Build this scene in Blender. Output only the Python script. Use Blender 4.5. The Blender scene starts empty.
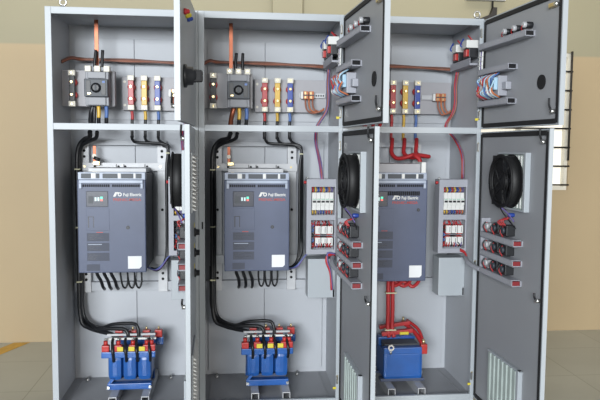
import bpy, bmesh, math, random
from mathutils import Vector, Matrix
random.seed(7)
scene = bpy.context.scene
COL = scene.collection
PI = math.pi

# ------------------------------------------------------------------ materials
MATS = {}
ALB = 0.74
def mat(name, col, rough=0.5, metal=0.0, noise=0.0, nscale=8.0, bump=0.0, bscale=200.0, emit=None, estr=0.0, coat=0.0):
    col = tuple(c*ALB for c in col)
    m = bpy.data.materials.new(name); m.use_nodes = True
    nt = m.node_tree; b = nt.nodes['Principled BSDF']
    b.inputs['Base Color'].default_value = (*col, 1)
    b.inputs['Roughness'].default_value = rough
    b.inputs['Metallic'].default_value = metal
    if coat: b.inputs['Coat Weight'].default_value = coat
    tc = nt.nodes.new('ShaderNodeTexCoord')
    if noise > 0:
        n = nt.nodes.new('ShaderNodeTexNoise'); n.inputs['Scale'].default_value = nscale; n.inputs['Detail'].default_value = 4
        nt.links.new(tc.outputs['Object'], n.inputs['Vector'])
        r = nt.nodes.new('ShaderNodeValToRGB')
        r.color_ramp.elements[0].position = 0.3; r.color_ramp.elements[1].position = 0.7
        r.color_ramp.elements[0].color = (*[max(0, c*(1-noise)) for c in col], 1)
        r.color_ramp.elements[1].color = (*[min(1, c*(1+noise)) for c in col], 1)
        nt.links.new(n.outputs['Fac'], r.inputs['Fac']); nt.links.new(r.outputs['Color'], b.inputs['Base Color'])
    if bump > 0:
        n2 = nt.nodes.new('ShaderNodeTexNoise'); n2.inputs['Scale'].default_value = bscale
        nt.links.new(tc.outputs['Object'], n2.inputs['Vector'])
        bp = nt.nodes.new('ShaderNodeBump'); bp.inputs['Strength'].default_value = bump; bp.inputs['Distance'].default_value = 0.001
        nt.links.new(n2.outputs['Fac'], bp.inputs['Height']); nt.links.new(bp.outputs['Normal'], b.inputs['Normal'])
    if emit:
        b.inputs['Emission Color'].default_value = (*emit, 1); b.inputs['Emission Strength'].default_value = estr
    MATS[name] = m
    return m
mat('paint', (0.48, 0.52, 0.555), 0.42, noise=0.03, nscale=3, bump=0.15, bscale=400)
mat('paint_lit', (0.54, 0.565, 0.605), 0.55, noise=0.03, nscale=2, bump=0.15, bscale=400)  # same paint as the frame, lightened so inner panels look better lit
mat('paint_shaded', (0.385, 0.395, 0.42), 0.5, noise=0.03, nscale=3, bump=0.15, bscale=400)  # same paint again, with the shade of door insides put into the colour
mat('plate', (0.44, 0.435, 0.46), 0.5, noise=0.04, nscale=6)
mat('duct', (0.42, 0.43, 0.48), 0.5, noise=0.03)
mat('galv', (0.60, 0.61, 0.63), 0.5, metal=0.15, noise=0.08, nscale=14)
mat('steel', (0.7, 0.7, 0.68), 0.3, metal=0.9, noise=0.08)
mat('brass', (0.85, 0.68, 0.36), 0.3, metal=0.8, noise=0.06)
mat('copper', (0.36, 0.115, 0.06), 0.42, metal=0.7, noise=0.12, nscale=20)
mat('gasket', (0.012, 0.012, 0.014), 0.8)
mat('black', (0.016, 0.017, 0.020), 0.45, noise=0.2)
mat('rubber', (0.012, 0.013, 0.016), 0.42, noise=0.2, nscale=20)
mat('charcoal', (0.045, 0.055, 0.07), 0.5, noise=0.1)
mat('slot', (0.006, 0.006, 0.008), 0.9)
mat('navy', (0.074, 0.095, 0.168), 0.45, noise=0.08, nscale=7, bump=0.1)
mat('navy_side', (0.022, 0.025, 0.034), 0.5, noise=0.1)
mat('navy_cover', (0.40, 0.46, 0.58), 0.35, noise=0.1, nscale=10)
mat('keypad', (0.03, 0.036, 0.06), 0.35)
mat('print', (0.055, 0.065, 0.10), 0.6)
mat('breaker', (0.24, 0.25, 0.28), 0.45, noise=0.03)
mat('white', (0.85, 0.85, 0.82), 0.5, noise=0.03)
mat('cream', (0.88, 0.84, 0.72), 0.45, noise=0.05)
mat('sticker', (0.86, 0.88, 0.9), 0.6, noise=0.02)
mat('red', (0.55, 0.035, 0.03), 0.4, noise=0.1)
mat('fuse_red', (0.50, 0.03, 0.035), 0.4, noise=0.08)
mat('yellow', (0.80, 0.50, 0.06), 0.4, noise=0.08)
mat('bright_yellow', (0.80, 0.66, 0.05), 0.5)
mat('blue', (0.03, 0.075, 0.38), 0.4, noise=0.08)
mat('reactor_blue', (0.018, 0.115, 0.42), 0.35, noise=0.12, nscale=12)
mat('wire_brown', (0.20, 0.085, 0.06), 0.5, noise=0.2)
mat('wire_orange', (0.62, 0.19, 0.07), 0.5, noise=0.1)
mat('wire_loom', (0.40, 0.14, 0.08), 0.5, noise=0.2)
mat('wire_purple', (0.16, 0.12, 0.34), 0.5, noise=0.1)
mat('wire_red', (0.52, 0.03, 0.035), 0.42, noise=0.1)
mat('wire_blue', (0.10, 0.20, 0.50), 0.5)
mat('tie', (0.75, 0.74, 0.5), 0.5)
mat('pale_blue', (0.45, 0.68, 0.85), 0.5, noise=0.1)
mat('fan_black', (0.006, 0.006, 0.007), 0.6)
mat('dark_red', (0.26, 0.02, 0.025), 0.5)
mat('green', (0.10, 0.5, 0.3), 0.5)
mat('filter', (0.50, 0.58, 0.55), 0.6, noise=0.1)
mat('dark_metal', (0.05, 0.045, 0.04), 0.5, metal=0.4)
mat('screen_white', (0.6, 0.75, 0.75), 0.4, emit=(0.6, 0.85, 0.85), estr=0.2)
mat('screen_red', (0.6, 0.1, 0.1), 0.4, emit=(0.9, 0.15, 0.1), estr=0.8)
mat('screen_green', (0.1, 0.6, 0.4), 0.4, emit=(0.1, 0.8, 0.5), estr=0.6)
mat('logo_red', (0.45, 0.05, 0.04), 0.5)

# ------------------------------------------------------------------ mesh helpers
class MB:
    def __init__(self): self.bm = bmesh.new(); self.mats = []
    def mi(self, m):
        if m not in self.mats: self.mats.append(m)
        return self.mats.index(m)
    def _fin(self, verts, m, smooth=False):
        i = self.mi(m); s = set(verts)
        for v in verts:
            for f in v.link_faces:
                if all(w in s for w in f.verts): f.material_index = i; f.smooth = smooth
    def box(self, x0, x1, y0, y1, z0, z1, m='paint', bev=0.0, rot=None):
        bm = self.bm
        if x0 > x1: x0, x1 = x1, x0
        if y0 > y1: y0, y1 = y1, y0
        if z0 > z1: z0, z1 = z1, z0
        tmp = bmesh.new(); bmesh.ops.create_cube(tmp, size=1)
        c = Vector(((x0+x1)/2, (y0+y1)/2, (z0+z1)/2))
        for v in tmp.verts: v.co = Vector((v.co.x*(x1-x0), v.co.y*(y1-y0), v.co.z*(z1-z0)))
        if bev: bmesh.ops.bevel(tmp, geom=list(tmp.edges), offset=min(bev, (x1-x0)*.4, (y1-y0)*.4, (z1-z0)*.4), segments=2, profile=0.6, affect='EDGES')
        for v in tmp.verts: v.co = (rot @ v.co if rot else v.co) + c
        self._merge(tmp, m, False); return self
    def _merge(self, tmp, m, smooth):
        i = self.mi(m); mp = {}
        for v in tmp.verts: mp[v] = self.bm.verts.new(v.co)
        for f in tmp.faces:
            try: g = self.bm.faces.new([mp[v] for v in f.verts])
            except ValueError: continue
            g.material_index = i; g.smooth = smooth
        tmp.free()
    def lathe(self, p0, p1, prof, m='paint', seg=24, smooth=True, cap=True):
        """prof: list of (t along p0->p1 in metres, radius)"""
        p0 = Vector(p0); d = (Vector(p1)-p0).normalized()
        a = d.orthogonal().normalized(); b = d.cross(a)
        i = self.mi(m); rings = []
        for t, r in prof:
            rings.append([self.bm.verts.new(p0+d*t+(a*math.cos(2*PI*k/seg)+b*math.sin(2*PI*k/seg))*max(r, 1e-5)) for k in range(seg)])
        for q in range(len(rings)-1):
            for k in range(seg):
                f = self.bm.faces.new([rings[q][k], rings[q][(k+1) % seg], rings[q+1][(k+1) % seg], rings[q+1][k]])
                f.material_index = i; f.smooth = smooth
        if cap:
            f = self.bm.faces.new(list(reversed(rings[0]))); f.material_index = i
            f = self.bm.faces.new(rings[-1]); f.material_index = i
        return self
    def cyl(self, p0, p1, r, m='paint', seg=20, bev=0.0):
        L = (Vector(p1)-Vector(p0)).length
        prof = [(0, r), (L, r)] if not bev else [(0, r-bev), (bev, r), (L-bev, r), (L, r-bev)]
        self.lathe(p0, p1, prof, m, seg, smooth=not bev or True); return self
    def ring(self, c, axis, r0, r1, L, m, seg=32):
        """open ring (washer of length L) around axis from c"""
        c = Vector(c); d = Vector(axis).normalized(); a = d.orthogonal().normalized(); b = d.cross(a); i = self.mi(m)
        R = []
        for t, r in ((0, r0), (0, r1), (L, r1), (L, r0)):
            R.append([self.bm.verts.new(c+d*t+(a*math.cos(2*PI*k/seg)+b*math.sin(2*PI*k/seg))*r) for k in range(seg)])
        for q in range(4):
            for k in range(seg):
                f = self.bm.faces.new([R[q][k], R[q][(k+1) % seg], R[(q+1) % 4][(k+1) % seg], R[(q+1) % 4][k]])
                f.material_index = i; f.smooth = (q in (1, 3))
        return self
    def tube(self, pts, r, m='rubber', seg=8, sub=6):
        P = [Vector(p) for p in pts]
        path = []
        if len(P) == 2: path = P
        else:
            Q = [P[0]*2-P[1]]+P+[P[-1]*2-P[-2]]
            for k in range(1, len(Q)-2):
                for s in range(sub):
                    t = s/sub; a, b, c, d = Q[k-1], Q[k], Q[k+1], Q[k+2]
                    path.append(0.5*((2*b)+(c-a)*t+(2*a-5*b+4*c-d)*t*t+(3*b-a-3*c+d)*t**3))
            path.append(P[-1])
        i = self.mi(m); rings = []; n = None
        for k, p in enumerate(path):
            t = (path[min(k+1, len(path)-1)]-path[max(k-1, 0)]).normalized()
            if n is None: n = t.orthogonal().normalized()
            n = (n-t*n.dot(t)).normalized(); b = t.cross(n)
            rr = r(k/(len(path)-1)) if callable(r) else r
            rings.append([self.bm.verts.new(p+(n*math.cos(2*PI*j/seg)+b*math.sin(2*PI*j/seg))*rr) for j in range(seg)])
        for q in range(len(rings)-1):
            for j in range(seg):
                f = self.bm.faces.new([rings[q][j], rings[q][(j+1) % seg], rings[q+1][(j+1) % seg], rings[q+1][j]])
                f.material_index = i; f.smooth = True
        f = self.bm.faces.new(list(reversed(rings[0]))); f.material_index = i
        f = self.bm.faces.new(rings[-1]); f.material_index = i
        return self
    def prism(self, poly, axis, a0, a1, m):
        """poly in the 2 other axes (cyclic order), extruded along axis from a0 to a1"""
        def P(u, v, w):
            return {'x': (w, u, v), 'y': (u, w, v), 'z': (u, v, w)}[axis]
        i = self.mi(m)
        A = [self.bm.verts.new(P(u, v, a0)) for u, v in poly]; B = [self.bm.verts.new(P(u, v, a1)) for u, v in poly]
        fs = [self.bm.faces.new(A), self.bm.faces.new(list(reversed(B)))]
        n = len(poly)
        for k in range(n): fs.append(self.bm.faces.new([A[k], B[k], B[(k+1) % n], A[(k+1) % n]]))
        for f in fs: f.material_index = i
        return self
    def build(self, name, parent=None):
        bm = self.bm
        bmesh.ops.recalc_face_normals(bm, faces=list(bm.faces))
        me = bpy.data.meshes.new(name); bm.to_mesh(me); bm.free()
        for m in self.mats: me.materials.append(MATS[m])
        o = bpy.data.objects.new(name, me); COL.objects.link(o)
        if parent: o.parent = parent
        return o

def tag(o, label, cat, group=None):
    o['label'] = label; o['category'] = cat
    if group: o['group'] = group
    return o
def thing(name, label, cat, loc=(0, 0, 0), rz=0.0, group=None):
    e = bpy.data.objects.new(name, None); COL.objects.link(e)
    e.location = loc; e.rotation_euler = (0, 0, rz); e.empty_display_size = 0.05
    return tag(e, label, cat, group)
def structure(o): o['kind'] = 'structure'; return o
def text_mesh(s, size, m, parent, name, loc, rot, width=None, shear=0.0):
    c = bpy.data.curves.new(name, 'FONT'); c.body = s; c.size = size; c.extrude = 0.0004; c.shear = shear; c.offset = 0.0004
    t = bpy.data.objects.new(name+'_source', c); COL.objects.link(t)
    dg = bpy.context.evaluated_depsgraph_get(); me = bpy.data.meshes.new_from_object(t.evaluated_get(dg))
    bpy.data.objects.remove(t); me.materials.clear(); me.materials.append(MATS[m])
    if width:
        w = max(v.co.x for v in me.vertices)-min(v.co.x for v in me.vertices)
        for v in me.vertices: v.co.x *= width/w
    o = bpy.data.objects.new(name, me); COL.objects.link(o); o.parent = parent; o.location = loc; o.rotation_euler = rot
    return o

# ------------------------------------------------------------------ key sizes (metres)
W, D = 0.8, 0.5316
HT, HD, HB, ZF = 2.2712, 1.6429, 0.10, 0.08
CAB = ['left', 'middle', 'right']
WALL_Y = 1.615

# ------------------------------------------------------------------ setting
def wall_material():
    m = bpy.data.materials.new('painted_wall'); m.use_nodes = True; nt = m.node_tree; b = nt.nodes['Principled BSDF']
    b.inputs['Roughness'].default_value = 0.6
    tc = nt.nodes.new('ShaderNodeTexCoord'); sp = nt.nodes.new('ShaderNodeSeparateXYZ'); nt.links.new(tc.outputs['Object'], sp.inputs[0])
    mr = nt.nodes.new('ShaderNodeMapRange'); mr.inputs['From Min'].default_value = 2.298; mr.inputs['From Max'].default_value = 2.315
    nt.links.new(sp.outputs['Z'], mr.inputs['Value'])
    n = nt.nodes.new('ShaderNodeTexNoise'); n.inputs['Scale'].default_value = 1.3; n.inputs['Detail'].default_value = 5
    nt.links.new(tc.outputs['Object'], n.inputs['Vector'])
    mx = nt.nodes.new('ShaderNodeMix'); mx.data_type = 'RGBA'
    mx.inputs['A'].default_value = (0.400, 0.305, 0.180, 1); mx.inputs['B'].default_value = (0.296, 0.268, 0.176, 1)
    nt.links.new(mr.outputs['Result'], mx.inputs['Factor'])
    hs = nt.nodes.new('ShaderNodeHueSaturation'); nt.links.new(mx.outputs['Result'], hs.inputs['Color'])
    m2 = nt.nodes.new('ShaderNodeMapRange'); m2.inputs['To Min'].default_value = 0.93; m2.inputs['To Max'].default_value = 1.07
    nt.links.new(n.outputs['Fac'], m2.inputs['Value']); nt.links.new(m2.outputs['Result'], hs.inputs['Value'])
    nt.links.new(hs.outputs['Color'], b.inputs['Base Color'])
    MATS['wall'] = m
def floor_material():
    m = bpy.data.materials.new('tile_floor'); m.use_nodes = True; nt = m.node_tree; b = nt.nodes['Principled BSDF']
    b.inputs['Roughness'].default_value = 0.28
    tc = nt.nodes.new('ShaderNodeTexCoord')
    mp = nt.nodes.new('ShaderNodeMapping'); mp.inputs['Location'].default_value = (0.28, 0.07, 0)
    nt.links.new(tc.outputs['Object'], mp.inputs['Vector'])
    br = nt.nodes.new('ShaderNodeTexBrick'); br.offset = 0; br.squash = 1
    br.inputs['Scale'].default_value = 1; br.inputs['Brick Width'].default_value = 0.6; br.inputs['Row Height'].default_value = 0.6
    br.inputs['Mortar Size'].default_value = 0.003; br.inputs['Mortar Smooth'].default_value = 0.3
    br.inputs['Color1'].default_value = (0.375, 0.38, 0.33, 1); br.inputs['Color2'].default_value = (0.36, 0.365, 0.315, 1)
    br.inputs['Mortar'].default_value = (0.207, 0.207, 0.163, 1)
    nt.links.new(mp.outputs['Vector'], br.inputs['Vector'])
    n = nt.nodes.new('ShaderNodeTexNoise'); n.inputs['Scale'].default_value = 3; n.inputs['Detail'].default_value = 6
    nt.links.new(tc.outputs['Object'], n.inputs['Vector'])
    hs = nt.nodes.new('ShaderNodeHueSaturation'); m2 = nt.nodes.new('ShaderNodeMapRange'); m2.inputs['To Min'].default_value = 0.88; m2.inputs['To Max'].default_value = 1.12
    nt.links.new(n.outputs['Fac'], m2.inputs['Value']); nt.links.new(m2.outputs['Result'], hs.inputs['Value'])
    nt.links.new(br.outputs['Color'], hs.inputs['Color']); nt.links.new(hs.outputs['Color'], b.inputs['Base Color'])
    MATS['floor'] = m
wall_material(); floor_material()
mat('line_yellow', (0.72, 0.40, 0.03), 0.4, noise=0.15, nscale=15)
mat('curtain', (0.9, 0.84, 0.68), 0.8, noise=0.12, nscale=6)
mat('glass_light', (0.9, 0.9, 0.85), 0.3, emit=(1.0, 0.93, 0.76), estr=0.45)

structure(MB().box(-4, 7, -6.5, WALL_Y+0.2, -0.05, 0, 'floor').build('floor'))
# back wall with a window opening
wx0, wx1, wz0, wz1 = 2.55, 3.79, 1.20, 2.335
wb = MB()
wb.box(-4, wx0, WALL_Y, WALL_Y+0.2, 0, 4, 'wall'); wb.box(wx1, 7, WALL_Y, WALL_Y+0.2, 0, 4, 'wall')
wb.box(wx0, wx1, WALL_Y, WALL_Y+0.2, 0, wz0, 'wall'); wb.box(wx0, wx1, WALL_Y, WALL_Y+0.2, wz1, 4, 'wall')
structure(wb.build('wall_back'))
structure(MB().box(1.30, 1.535, WALL_Y-0.06, WALL_Y+0.001, 0, 4, 'wall', 0.004).build('trim_1'))   # pilaster
# window: frosted bright pane, frame, security bars
wf = MB()
for a, b_, c, d in ((wx0, wx0+.03, wz0, wz1), (wx1-.03, wx1, wz0, wz1), (wx0+.03, wx1-.03, wz0, wz0+.03), (wx0+.03, wx1-.03, wz1-.03, wz1)):
    wf.box(a, b_, WALL_Y+.02, WALL_Y+.07, c, d, 'cream')
for x in (2.95, 3.36): wf.box(x-.02, x+.02, WALL_Y+.03, WALL_Y+.06, wz0+.03, wz1-.03, 'cream')
win = structure(wf.build('window_1'))
MB().box(wx0+.02, wx1-.02, WALL_Y+.075, WALL_Y+.08, wz0+.02, wz1-.02, 'glass_light').build('window_pane', win)
gb = MB()
z = 1.245
while z < wz1:
    gb.cyl((wx0-.02, WALL_Y-.015, z), (wx1+.0, WALL_Y-.015, z), 0.007, 'dark_metal', 8); z += 0.156
gb.cyl((wx1-.012, WALL_Y-.015, wz0+.25), (wx1-.012, WALL_Y-.015, wz1+.01), 0.009, 'dark_metal', 8)
gb.cyl((wx0+.03, WALL_Y-.015, wz0), (wx0+.03, WALL_Y-.015, wz1+.01), 0.009, 'dark_metal', 8)
gb.build('window_bars', win)
# yellow floor line
yl = MB(); yl.prism([(-0.705, 1.605), (-0.585, 1.605), (-1.35, -0.2), (-1.47, -0.2)], 'z', 0.0005, 0.002, 'line_yellow')
tag(yl.build('floor_marking'), 'yellow painted line on the tiled floor left of the cabinets', 'floor marking')
# wall bracket above the right cabinet
wk = thing('wall_bracket', 'small dark bracket with a hanging rod on the wall above the right cabinet', 'bracket', (3.06, WALL_Y, 2.62))
MB().prism([(-0.09, -0.035), (0.045, -0.035), (0.05, 0.055), (0.02, 0.055), (0.0, 0.0)], 'y', -0.05, -0.0, 'dark_metal').build('bracket_arm', wk)
MB().cyl((0.02, -0.025, 0.04), (0.02, -0.025, 0.35), 0.008, 'dark_metal', 8).box(-0.2, 0.12, -0.05, -0.001, 0.11, 0.125, 'galv').build('rod', wk)

# ------------------------------------------------------------------ cabinets
UP_A = [88.2, 93.6, 94.6]
LO_A = [91.2, 91.0, 91.6]
HINGE = [0.035, 0.003, 0.003]
def build_door(i, upper, parent):
    ox = 0
    z0, z1 = (1.652, 2.262) if upper else (0.085, 1.634)
    ang = (UP_A if upper else LO_A)[i]
    name = 'upper_door' if upper else 'lower_door'
    t = 0.020 if upper else 0.016; w = 0.790
    d = MB()
    d.box(0, w, 0.002, t, z0, z1, 'paint_shaded' , 0.0)
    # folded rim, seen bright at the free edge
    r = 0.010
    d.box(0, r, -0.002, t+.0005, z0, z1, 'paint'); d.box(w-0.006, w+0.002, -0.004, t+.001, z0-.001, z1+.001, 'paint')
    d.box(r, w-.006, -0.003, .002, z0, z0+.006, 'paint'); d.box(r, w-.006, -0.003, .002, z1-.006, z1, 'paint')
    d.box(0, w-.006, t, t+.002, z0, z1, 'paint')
    o = d.build(name, parent)
    o.location = (W-HINGE[i], -0.001, 0); o.rotation_euler = (0, 0, math.radians(180+ang))
    # gasket
    g = MB(); gi = 0.012; gw = 0.018
    g.box(gi, gi+gw, -0.005, 0.002, z0+gi, z1-gi, 'gasket', .003); g.box(w-gi-gw, w-gi+.004, -0.005, 0.002, z0+gi, z1-gi, 'gasket', .003)
    g.box(gi+gw, w-gi-gw, -0.005, 0.002, z0+gi-.006, z0+gi+gw, 'gasket', .003); g.box(gi+gw, w-gi-gw, -0.005, 0.002, z1-gi-gw, z1-gi+.006, 'gasket', .003)
    g.build('gasket', o)
    # hinges
    for zz in ([1.73, 2.19] if upper else [0.21, 0.87, 1.55]):
        MB().cyl((-0.004, -0.012, zz-.025), (-0.004, -0.012, zz+.025), 0.006, 'brass', 10).box(-.004, .012, -.020, -.013, zz-.02, zz+.02, 'steel').build('hinge', o)
    # latches near the free edge
    for zz in ([1.715, 2.20] if upper else [0.83, 1.575]):
        l = MB(); l.cyl((w-.042, .002, zz), (w-.042, -.022, zz), 0.010, 'steel', 12)
        if zz > 2.1: l.box(w-.10, w-.045, -.018, .002, zz-.010, zz+.010, 'brass', .003)
        l.build('latch', o)
        l = MB(); k_ = .55 if zz < 1 else 1
        l.tube([(w-.042, -.020, zz+.005), (w-.055, -.022, zz+.03*k_), (w-.06, -.020, zz+.06*k_)], .005, 'black')
        if zz < 2.1: l.build('latch_lever', o)
        else: l.bm.free()
    if upper:
        # round handle cut-out seen as a dark oval inside
        MB().cyl((.625, .0021, 1.86), (.625, -.003, 1.86), 0.035, 'slot', 24).build('handle_hole', o)
        # pilot lights on the outside with their terminal blocks inside
        for k, c in enumerate(('wire_red', 'bright_yellow', 'blue')):
            u = 0.63-0.085*k
            MB().lathe((u, t+.002, 2.14), (u, t+.04, 2.14), [(0, .014), (.012, .014), (.013, .011), (.022, .010), (.027, .005)], c, 16).build('pilot_light', o)
        hk = 1 if i == 0 else .2
        rh = MB().lathe((.64, t+.002, 1.855), (.64, t+.12, 1.855), [(0, .052), (.012*hk, .052), (.016*hk, .042), (.040*hk, .040), (.044*hk, .030), (.055*hk, .029)], 'black', 28)
        rh.build('rotary_base', o)
        if i == 0: MB().box(.618, .662, t+.04, t+.085, 1.828, 1.882, 'gasket', .010).build('rotary_grip', o)
    else:
        # inner bottom vent : slats, and the outer louvre cover
        v = MB()
        for k in range(7):
            u = .24+k*.05
            v.box(u, u+.028, -.022, .002, .12, .43, 'filter', .003)
        v.box(.575, .60, -.022, .002, .105, .44, 'paint', .002); v.box(.22, .60, -.018, .002, .43, .44, 'paint', .002)
        v.build('vent_grille', o)
        for (za, zb) in ((1.245, 1.515), (0.12, .60)):
            v = MB(); v.box(.38, .72, t+.002, t+.010, za, zb, 'paint', .003)
            n = int((zb-za)/.018)
            for k in range(n):
                zz = za+.012+k*(zb-za-.02)/n
                v.prism([(t+.010, zz), (t+.026, zz-.002), (t+.010, zz+.010)], 'x', .395, .705, 'white')
            v.build('vent_louvre', o)
    return o

def door_matrix(i, upper):
    ang = (UP_A if upper else LO_A)[i]
    return (i*W+W-HINGE[i], -0.001, 0), math.radians(180+ang)

def build_cabinet(i):
    desc = ['tall grey steel control cabinet, leftmost of three, with its doors swung out edge-on',
            'tall grey steel control cabinet in the middle of the row of three',
            'tall grey steel control cabinet at the right end, doors open against the beige wall']
    c = thing('control_cabinet', desc[i], 'cabinet', (i*W, 0, 0))
    e = 0.0008
    f = MB()
    pw = 0.033; pr = 0.024
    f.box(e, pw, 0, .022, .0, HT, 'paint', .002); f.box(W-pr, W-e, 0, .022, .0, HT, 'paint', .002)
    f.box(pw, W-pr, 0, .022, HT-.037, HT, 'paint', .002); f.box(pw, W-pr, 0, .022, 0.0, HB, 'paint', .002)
    f.build('frame', c)
    MB().box(e, .004, .022, D, 0, HT-.003, 'paint_lit').box(.004, .03, .022, .024, .0, HT-.003, 'paint_lit').build('side_panel', c)
    MB().box(W-.004, W-e, .022, D, 0, HT-.003, 'paint_lit').build('side_panel', c)
    MB().box(.004, W-.004, .022, D, HT-.006, HT-.001, 'paint_lit').build('roof_panel', c)
    b = MB(); b.box(.004, W-.004, D-.004, D, 0, HT-.006, 'paint_lit')
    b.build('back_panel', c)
    b = MB()
    for (xa, xb) in ((.035, .389), (.392, .765)):
        b.box(xa, xb, D-.022, D-.004, .115, 1.585, 'paint_lit', .002)
        b.box(xa, xb, D-.016, D-.004, 1.70, 2.19, 'paint_lit', .002)
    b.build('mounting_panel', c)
    MB().box(.004, W-.004, .022, D-.004, ZF-.01, ZF, 'paint_shaded').box(.05, .055, .03, D-.02, ZF, ZF+.004, 'paint_shaded').box(W-.055, W-.05, .03, D-.02, ZF, ZF+.004, 'paint_shaded').build('floor_panel', c)
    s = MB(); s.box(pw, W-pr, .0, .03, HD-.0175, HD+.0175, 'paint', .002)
    s.box(pw, W-pr, .03, .05, HD-.0175, HD-.014, 'paint_lit')
    s.build('divider_rail', c)
    # perforated drive support frame
    fr = MB()
    for (xa, xb) in ((.068, .122), (.530, .585)):
        fr.box(xa, xb, .455, .462, .64, 1.57, 'galv', .001); fr.box(xa, xa+.004, .462, D-.017, .64, 1.57, 'galv'); fr.box(xb-.004, xb, .462, D-.017, .64, 1.57, 'galv')
        for zz in (1.475, 1.51, .72, .755, 1.15):
            fr.cyl(((xa+xb)/2, .4552, zz), ((xa+xb)/2, .453, zz), .0085, 'slot', 12)
    fr.box(.122, .530, .458, .475, 1.545, 1.575, 'paint_lit', .002)
    fr.build('support_frame', c)
    MB().box(.02, .78, .47, .515, .645, .70, 'paint_lit', .002).build('cross_rail', c)
    # floor channels
    for x in (.315, .495):
        ch = MB(); ch.box(x-.022, x+.022, .03, .50, .128, .133, 'galv', .001); ch.box(x-.022, x-.018, .03, .50, ZF, .128, 'galv'); ch.box(x+.018, x+.022, .03, .50, ZF, .128, 'galv')
        ch.build('floor_channel', c)
    # bolts on floor rear lip
    for x in (.09, .60): 
        MB().lathe((x, .47, ZF), (x, .47, ZF+.03), [(0, .012), (.01, .012), (.011, .007), (.024, .006)], 'steel', 10).build('bolt', c)
    # catch slots in the left post / earth tags
    if i: MB().box(.016, .024, -.001, .0005, 1.085, 1.125, 'slot').build('catch_slot', c)
    # lifting eyes
    for (x, show) in ((.085, i == 0), (.775, i == 2)):
        if show:
            le = MB(); le.cyl((x, .05, HT-.001), (x, .05, HT+.012), .014, 'steel', 14)
            R = [(x+.017*math.cos(a), .05, HT+.032+.017*math.sin(a)) for a in [k*2*PI/12-.5*PI for k in range(13)]]
            le.tube(R, .005, 'steel', 8, 2); le.build('lifting_eye', c)
    build_door(i, True, c); build_door(i, False, c)
    # yellow earth tag at divider and at the bottom
    MB().box(W-.040, W-.022, -.004, -.0005, 1.70, 1.713, 'bright_yellow').build('earth_tag', c)
    MB().box(W-.040, W-.022, -.004, -.0005, .155, .168, 'bright_yellow').build('earth_tag', c)
    return c
for i in range(3): build_cabinet(i)

# ------------------------------------------------------------------ upper compartment
PY_L, PY_R = 0.31, 0.46
def fuse_holder(i, x, z, y, colr, label, cat='fuse holder', group=None):
    t = thing('fuse_holder', label, cat, (i*W+x, y, z), group=group)
    b = MB(); b.box(-.016, .016, -.055, -.030, -.072, .072, colr, .003); b.box(-.010, .010, -.030, 0, -.015, .015, colr); b.build('body', t)
    for s in (-1, 1):
        MB().box(-.019, .019, -.058, -.032, s*.072, s*.103, 'cream', .003).build('terminal', t)
        MB().cyl((0, -.058, s*.088), (0, -.064, s*.088), .0065, 'brass', 12).build('terminal_screw', t)
        MB().cyl((0, -.055, s*.036), (0, -.064, s*.036), .009, 'brass', 14, .002).build('contact_bolt', t)
        MB().lathe((0, -.0295, s*.036), (0, 0, s*.036), [(0, .020), (.004, .024), (.022, .024), (.028, .018)], 'red', 20).build('insulator', t)
    return t
def copper(i, x, y, z0, z1, label):
    MBo = MB(); MBo.box(-.011, .011, -.003, .003, 0, z1-z0, 'copper', .001)
    o = MBo.build('copper_busbar'); o.location = (i*W+x, y, z0)
    return tag(o, label, 'busbar')

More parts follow.
